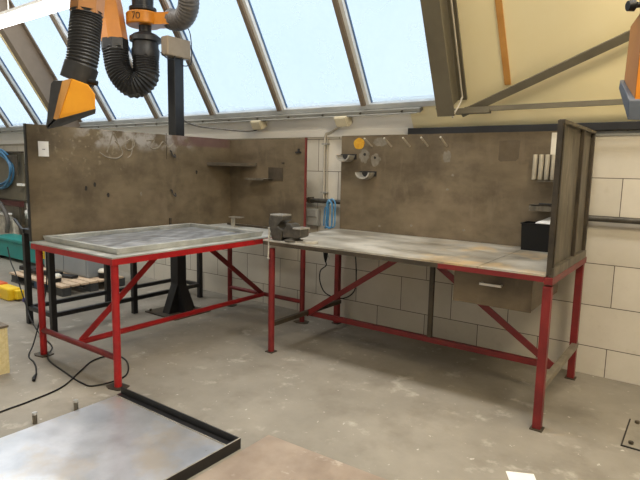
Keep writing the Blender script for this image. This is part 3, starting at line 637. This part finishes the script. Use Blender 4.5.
for k, (x, w, zt_, zb) in enumerate(((-3.04, .05, 1.13, .945), (-3.0, .075, 1.205, .955), (-2.965, .085, 1.215, .96), (-2.975, .07, 1.195, .95))):
    y = 4.232 - .017 * k
    hp += [(x, y, zb), (x + .004, y, (zb + zt_) / 2), (x + .008, y, zt_ - .035), (x + w * .5, y - .004, zt_), (x + w - .004, y - .006, zt_ - .035), (x + w, y - .008, (zb + zt_) / 2), (x + w - .002, y - .01, zb), (x + w * .5, y - .014, zb - .018)]
tag(make('hose_coil', MB().tube(spline(hp, 5), .0075, 8), 'blue_hose', smooth=True, origin=(-2.97, 4.22, 1.2)), 'loose loops of light blue hose hanging from the wall pipe', 'hose')
sk = thing('socket_box', 'grey socket box on the block wall between the two benches', 'socket', (-3.22, 4.3, 1.0))
make('box_body', MB().box(-3.29, -3.15, 4.27, YW, .93, 1.10), 'socket_grey', sk, bevel=.006)
make('cover', MB().box(-3.28, -3.16, 4.262, 4.272, 1.02, 1.09), 'socket_grey', sk, bevel=.004)

# ------------------------------------------------------------------ black rack behind the left screen
RK = thing('black_rack', 'low black steel rack standing behind the red table', 'rack', (-4.83, 3.2, 0))
for x, y in ((-5.06, 2.33), (-4.62, 2.33), (-5.06, 3.14), (-4.62, 3.16), (-5.06, 4.0), (-4.64, 4.04)):
    make('leg', MB().box(x - .024, x + .024, y - .024, y + .024, 0, .86), 'black_paint', RK, bevel=.003)
for x in (-5.06, -4.62):
    make('long_rail', MB().box(x - .02, x + .02, 2.354, 4.0, .135, .175), 'black_paint', RK, bevel=.003)
    make('top_rail', MB().box(x - .02, x + .02, 2.30, 4.06, .86, .90), 'black_paint', RK, bevel=.003)
for y in (2.33, 4.02):
    make('cross_rail', MB().box(-5.036, -4.644, y - .02, y + .02, .135, .175), 'black_paint', RK, bevel=.003)
    make('top_cross_rail', MB().box(-5.04, -4.64, y - .02, y + .02, .861, .899), 'black_paint', RK)
tag(make('clamp_bar', MB().bar((-5.42, 2.40, .955), (-5.14, 2.36, .845), .018).bar((-5.14, 2.36, .845), (-5.085, 2.36, .845), .03), 'black_paint', origin=(-5.2, 2.38, .86)), 'black bar slanting up from the end of the black rack', 'bar')
lk = thing('hanging_tag', 'small yellow tag hanging from the black rack behind the red table leg', 'tag', (-4.90, 2.40, .62))
make('plate', MB().box(-4.935, -4.875, 2.40, 2.41, .625, .70), 'yellow_paint', lk, bevel=.004)
make('dots', MB().box(-4.92, -4.912, 2.392, 2.40, .672, .682).box(-4.898, -4.89, 2.392, 2.40, .672, .682).box(-4.912, -4.898, 2.392, 2.40, .645, .655), 'ink_black', lk)
make('cord', MB().cyl((-4.905, 2.345, .86), (-4.905, 2.404, .69), .004, n=6), 'ink_black', lk)

# pallet with cabinet and parts
PL = thing('wooden_pallet', 'pallet with dark blocks standing on the floor beyond the black rack', 'pallet', (-6.4, 3.4, 0))
for y in (3.04, 3.38, 3.74):
    for x in (-7.03, -6.45, -5.93):
        make('block', MB().box(x, x + .13, y, y + .10, .022, .10), 'navy_block' if x == -6.45 else 'pallet_block', PL)
    make('skid', MB().box(-7.05, -5.80, y, y + .10, 0, .022), 'pallet_block', PL)
for i in range(7):
    y = 3.03 + i * .115; make('deck_board', MB().box(-7.06, -5.79, y, y + .095, .10, .122), 'pallet_wood', PL)
GC = thing('grey_cabinet', 'plain grey steel cabinet standing on the pallet behind the red table', 'cabinet', (-6.5, 3.6, .123))
make('body', MB().box(-7.03, -5.99, 3.46, 3.80, .123, .90), 'cabinet_grey', GC, bevel=.01)
make('door', MB().box(-7.01, -6.53, 3.447, 3.46, .15, .87), 'cabinet_grey', GC, bevel=.004)
make('door', MB().box(-6.51, -6.01, 3.447, 3.46, .15, .87), 'cabinet_grey', GC, bevel=.004)
dk = tag(make('dark_steel_part', MB().bar((-6.85, 3.20, .14), (-6.10, 3.36, .14), .10, .03).bar((-6.7, 3.15, .17), (-6.3, 3.30, .17), .06, .03).bar((-6.95, 3.15, .19), (-6.75, 3.22, .16), .12, .05), 'black_paint', bevel=.004, origin=(-6.4, 3.3, .123)), 'dark bent steel part lying across the pallet', 'steel part')
for x, y, h, lb in ((-6.10, 3.12, .07, 'round white-capped can at the near side of the pallet'), (-5.90, 3.62, .09, 'round white-capped can at the far corner of the pallet')):
    t = thing('capped_can', lb, 'can', (x, y, .123))
    make('body', MB().lathe((x, y, .123), (0, 0, 1), [(.06, 0), (.065, .01), (.065, h - .02)], 16), 'black_plastic', t, smooth=True)
    make('cap', MB().lathe((x, y, .123 + h - .02), (0, 0, 1), [(.07, 0), (.07, .02), (.05, .04), (.01, .045)], 16), 'pale_plastic', t, smooth=True)

# left background
TB = thing('toolbox', 'teal metal toolbox on the floor at the left edge', 'toolbox', (-8.3, 3.8, 0))
make('body', MB().box(-9.1, -7.65, 3.70, 4.0, .05, .30), 'teal_paint', TB, bevel=.015)
make('lid', MB().box(-9.12, -7.63, 3.68, 4.02, .302, .35), 'teal_paint', TB, bevel=.01)
make('skid', MB().box(-9.0, -8.95, 3.72, 3.98, 0, .05), 'black_paint', TB); make('skid', MB().box(-7.8, -7.75, 3.72, 3.98, 0, .05), 'black_paint', TB)
FB = thing('far_bench', 'olive steel bench panel against the wall at the left edge', 'workbench', (-9.9, 4.2, 0))
make('back_panel', MB().box(-11.0, -9.07, 4.20, 4.22, .84, 1.655), 'olive_steel', FB)
make('top_cap', MB().box(-11.0, -9.07, 4.17, 4.22, 1.655, 1.68), 'dark_steel', FB)
make('front_rail', MB().box(-11.0, -9.04, 4.10, 4.17, .78, .87), 'dark_red', FB)
make('shelf_top', MB().box(-11.0, -9.06, 4.12, 4.30, .872, .882), 'dark_steel', FB)
make('leg', MB().box(-9.12, -9.06, 4.12, 4.18, 0, .78), 'dark_steel', FB)
make('leg', MB().box(-10.95, -10.89, 4.12, 4.18, 0, .78), 'dark_steel', FB)
make('gusset', MB().plate([(-9.50, 4.12, 1.62), (-9.10, 4.12, 1.62), (-9.10, 4.12, 1.30), (-9.17, 4.12, 1.30), (-9.20, 4.12, 1.45)], (0, .012, 0)), 'dark_steel', FB)
coil('hose_coil', 'large coil of light blue hose hung on the olive panel at the left edge', (-9.90, 4.16, 1.68), .55, .30, 5, .016, .05, 5)
t = thing('wall_dispenser', 'small white dispenser under the red rail at the left', 'dispenser', (-8.95, 4.2, .6))
make('body', MB().box(-9.04, -8.80, 4.2, YW, .58, .84), 'white_paper', t, bevel=.01)
make('nozzle', MB().cyl((-9.05, 4.22, .70), (-9.16, 4.2, .62), .04, .06, n=10), 'white_paper', t)
tag(make('white_clip', MB().box(-9.20, -9.02, 4.14, 4.19, 1.12, 1.16), 'white_paper', bevel=.004, origin=(-9.1, 4.17, 1.14)), 'small white clip on the end of the olive panel', 'clip')
t = thing('grey_machine', 'pale grey machine with a white top at the left edge', 'machine', (-9.1, 3.9, 0))
make('body', MB().plate([(-10.6, 4.02, .0), (-9.25, 4.02, .0), (-9.10, 4.02, .30), (-9.15, 4.02, .56), (-9.4, 4.02, .62), (-10.6, 4.02, .62)], (0, .09, 0)), 'pale_steel', t, bevel=.02)
make('top', MB().box(-10.6, -9.35, 4.0, 4.115, .622, .66), 'white_paper', t, bevel=.01)
make('hose', MB().tube(spline([(-9.9, 4.0, .87), (-9.55, 3.98, .86), (-9.3, 3.97, .72), (-9.2, 3.97, .55), (-9.25, 3.97, .36)], 8), .035, 10), 'hose_grey', t, smooth=True)
YC = thing('yellow_case', 'yellow case with an orange end lying on the floor at the left', 'case', (-6.15, 2.6, 0))
make('body', MB().box(-6.32, -6.03, 2.56, 2.70, 0, .14), 'yellow_paint', YC, bevel=.02)
make('end_cap', MB().box(-6.55, -6.32, 2.55, 2.70, 0, .155), 'orange_paint', YC, bevel=.02)
make('latch', MB().box(-6.03, -5.95, 2.62, 2.70, .02, .12), 'yellow_paint', YC, bevel=.01)
tag(make('purple_strap', MB().box(-5.93, -5.85, 2.66, 2.70, 0, .04), 'purple_plastic', bevel=.005, origin=(-5.78, 2.78, 0)), 'small purple strap on the floor next to the yellow case', 'strap')
WC = thing('wooden_crate', 'pale chipboard crate with a darker lid at the left edge', 'crate', (-4.0, 1.7, 0))
make('side_board', MB().box(-4.530, -3.945, 1.560, 1.578, 0, .335), 'chipboard', WC)
make('side_board', MB().box(-4.530, -3.945, 1.640, 1.658, 0, .335), 'chipboard', WC)
make('end_board', MB().box(-3.965, -3.947, 1.578, 1.640, 0, .335), 'chipboard', WC)
make('lid', MB().box(-4.540, -3.940, 1.550, 1.665, .336, .352), 'lid_brown', WC)

# ------------------------------------------------------------------ foreground on the floor
FT = thing('framed_steel_sheet', 'big shiny steel sheet edged with black angle lying on the floor', 'steel sheet', (-2.4, 1.2, 0))
make('sheet', MB().box(-2.985, -1.925, .1, 1.915, .004, .014), 'shiny_sheet', FT)
fr_ = MB()
fr_.box(-2.99, -1.905, 1.925, 1.932, 0, .060); fr_.box(-2.99, -1.905, 1.888, 1.925, .0145, .0185)
make('rim', fr_, 'black_paint', FT)
fr_ = MB(); fr_.box(-1.912, -1.905, .1, 1.925, 0, .060)
make('rim', fr_, 'black_paint', FT)
make('bright_edge', MB().box(-1.9125, -1.9045, .1, 1.933, .060, .0615).box(-2.985, -1.925, 1.884, 1.8885, .0145, .0195), 'pale_steel', FT)
for (x, y), lb in (((-3.035, 1.395), 'short steel stud standing by the sheet, the one further left'), ((-3.01, 1.63), 'short steel stud standing by the sheet, the one nearer the red table')):
    t = thing('steel_stud', lb, 'stud', (x, y, 0))
    make('shank', MB().cyl((x, y, 0), (x, y, .055), .013, n=14), 'rib_steel', t, smooth=True)
    make('cap', MB().cyl((x, y, .055), (x, y, .068), .014, n=14), 'bare_metal', t, smooth=True)
tag(make('rusty_sheet', MB().plate([(-1.88, 2.13, 0), (-1.87, .3, 0), (-.75, .3, 0), (-.75, 2.17, 0)], (0, 0, .006)), 'rusty_sheet', origin=(-1.3, 1.2, 0)), 'flat brownish steel sheet lying right of the framed one', 'steel sheet')
tag(make('paper_scrap', MB().plate([(-.70, 2.60, .0), (-.62, 2.45, .0), (-.50, 2.50, .0), (-.58, 2.66, .0)], (0, 0, .004)), 'white_paper', origin=(-.6, 2.55, 0)), 'white paper scrap lying on the floor at the bottom edge', 'paper')
FP = thing('floor_cover', 'square steel cover plate bolted to the floor near the right edge', 'cover plate', (-.05, 3.47, 0))
make('plate', MB().box(-.262, .14, 3.27, 3.665, 0, .007), 'cover_grey', FP)
make('plate_edge', MB().box(-.270, .148, 3.262, 3.270, 0, .0065).box(-.270, -.262, 3.27, 3.665, 0, .0065), 'hole_dark', FP)
for x, y in ((-.225, 3.31), (-.225, 3.62), (.10, 3.31), (.10, 3.62)):
    make('bolt', MB().cyl((x, y, .007), (x, y, .022), .013, n=6), 'dark_steel', FP)
# cables on the floor
cb1 = MB().tube(spline([(-3.20, .95, .006), (-3.30, 1.20, .006), (-3.33, 1.33, .006), (-3.345, 1.513, .006), (-3.40, 1.75, .006), (-3.57, 1.975, .006), (-3.70, 2.16, .006), (-3.68, 2.32, .006), (-3.48, 2.30, .006), (-3.24, 2.12, .006), (-3.25, 1.90, .006), (-3.37, 1.87, .006), (-3.653, 1.90, .006), (-4.0, 1.96, .006), (-4.25, 2.12, .006), (-4.55, 2.18, .02), (-4.80, 2.22, .10), (-4.99, 2.268, .2), (-5.288, 2.33, .43), (-5.45, 2.36, .53), (-5.60, 2.40, .66)], 10), .0055, 8)
tag(make('floor_cable', cb1, 'black_plastic', smooth=True, origin=(-3.6, 1.9, 0)), 'long black cable curling over the floor round the red table legs', 'cable')
pc = thing('plug_cable', 'short black cable ending in a plug beside the left red table leg', 'cable', (-3.8, 1.8, 0))
make('cord', MB().tube(spline([(-4.60, 2.285, .87), (-4.50, 2.22, .45), (-4.32, 2.02, .08), (-4.18, 1.90, .006), (-4.02, 1.86, .006), (-3.90, 1.82, .006), (-3.74, 1.745, .006)], 8), .0055, 8), 'black_plastic', pc, smooth=True)
make('plug', MB().tube([(-3.74, 1.745, .012), (-3.68, 1.70, .012), (-3.64, 1.68, .012)], [.008, .014, .010], 10), 'black_plastic', pc, smooth=True)

for o in list(bpy.data.objects):
    if '_o' in o: del o['_o']
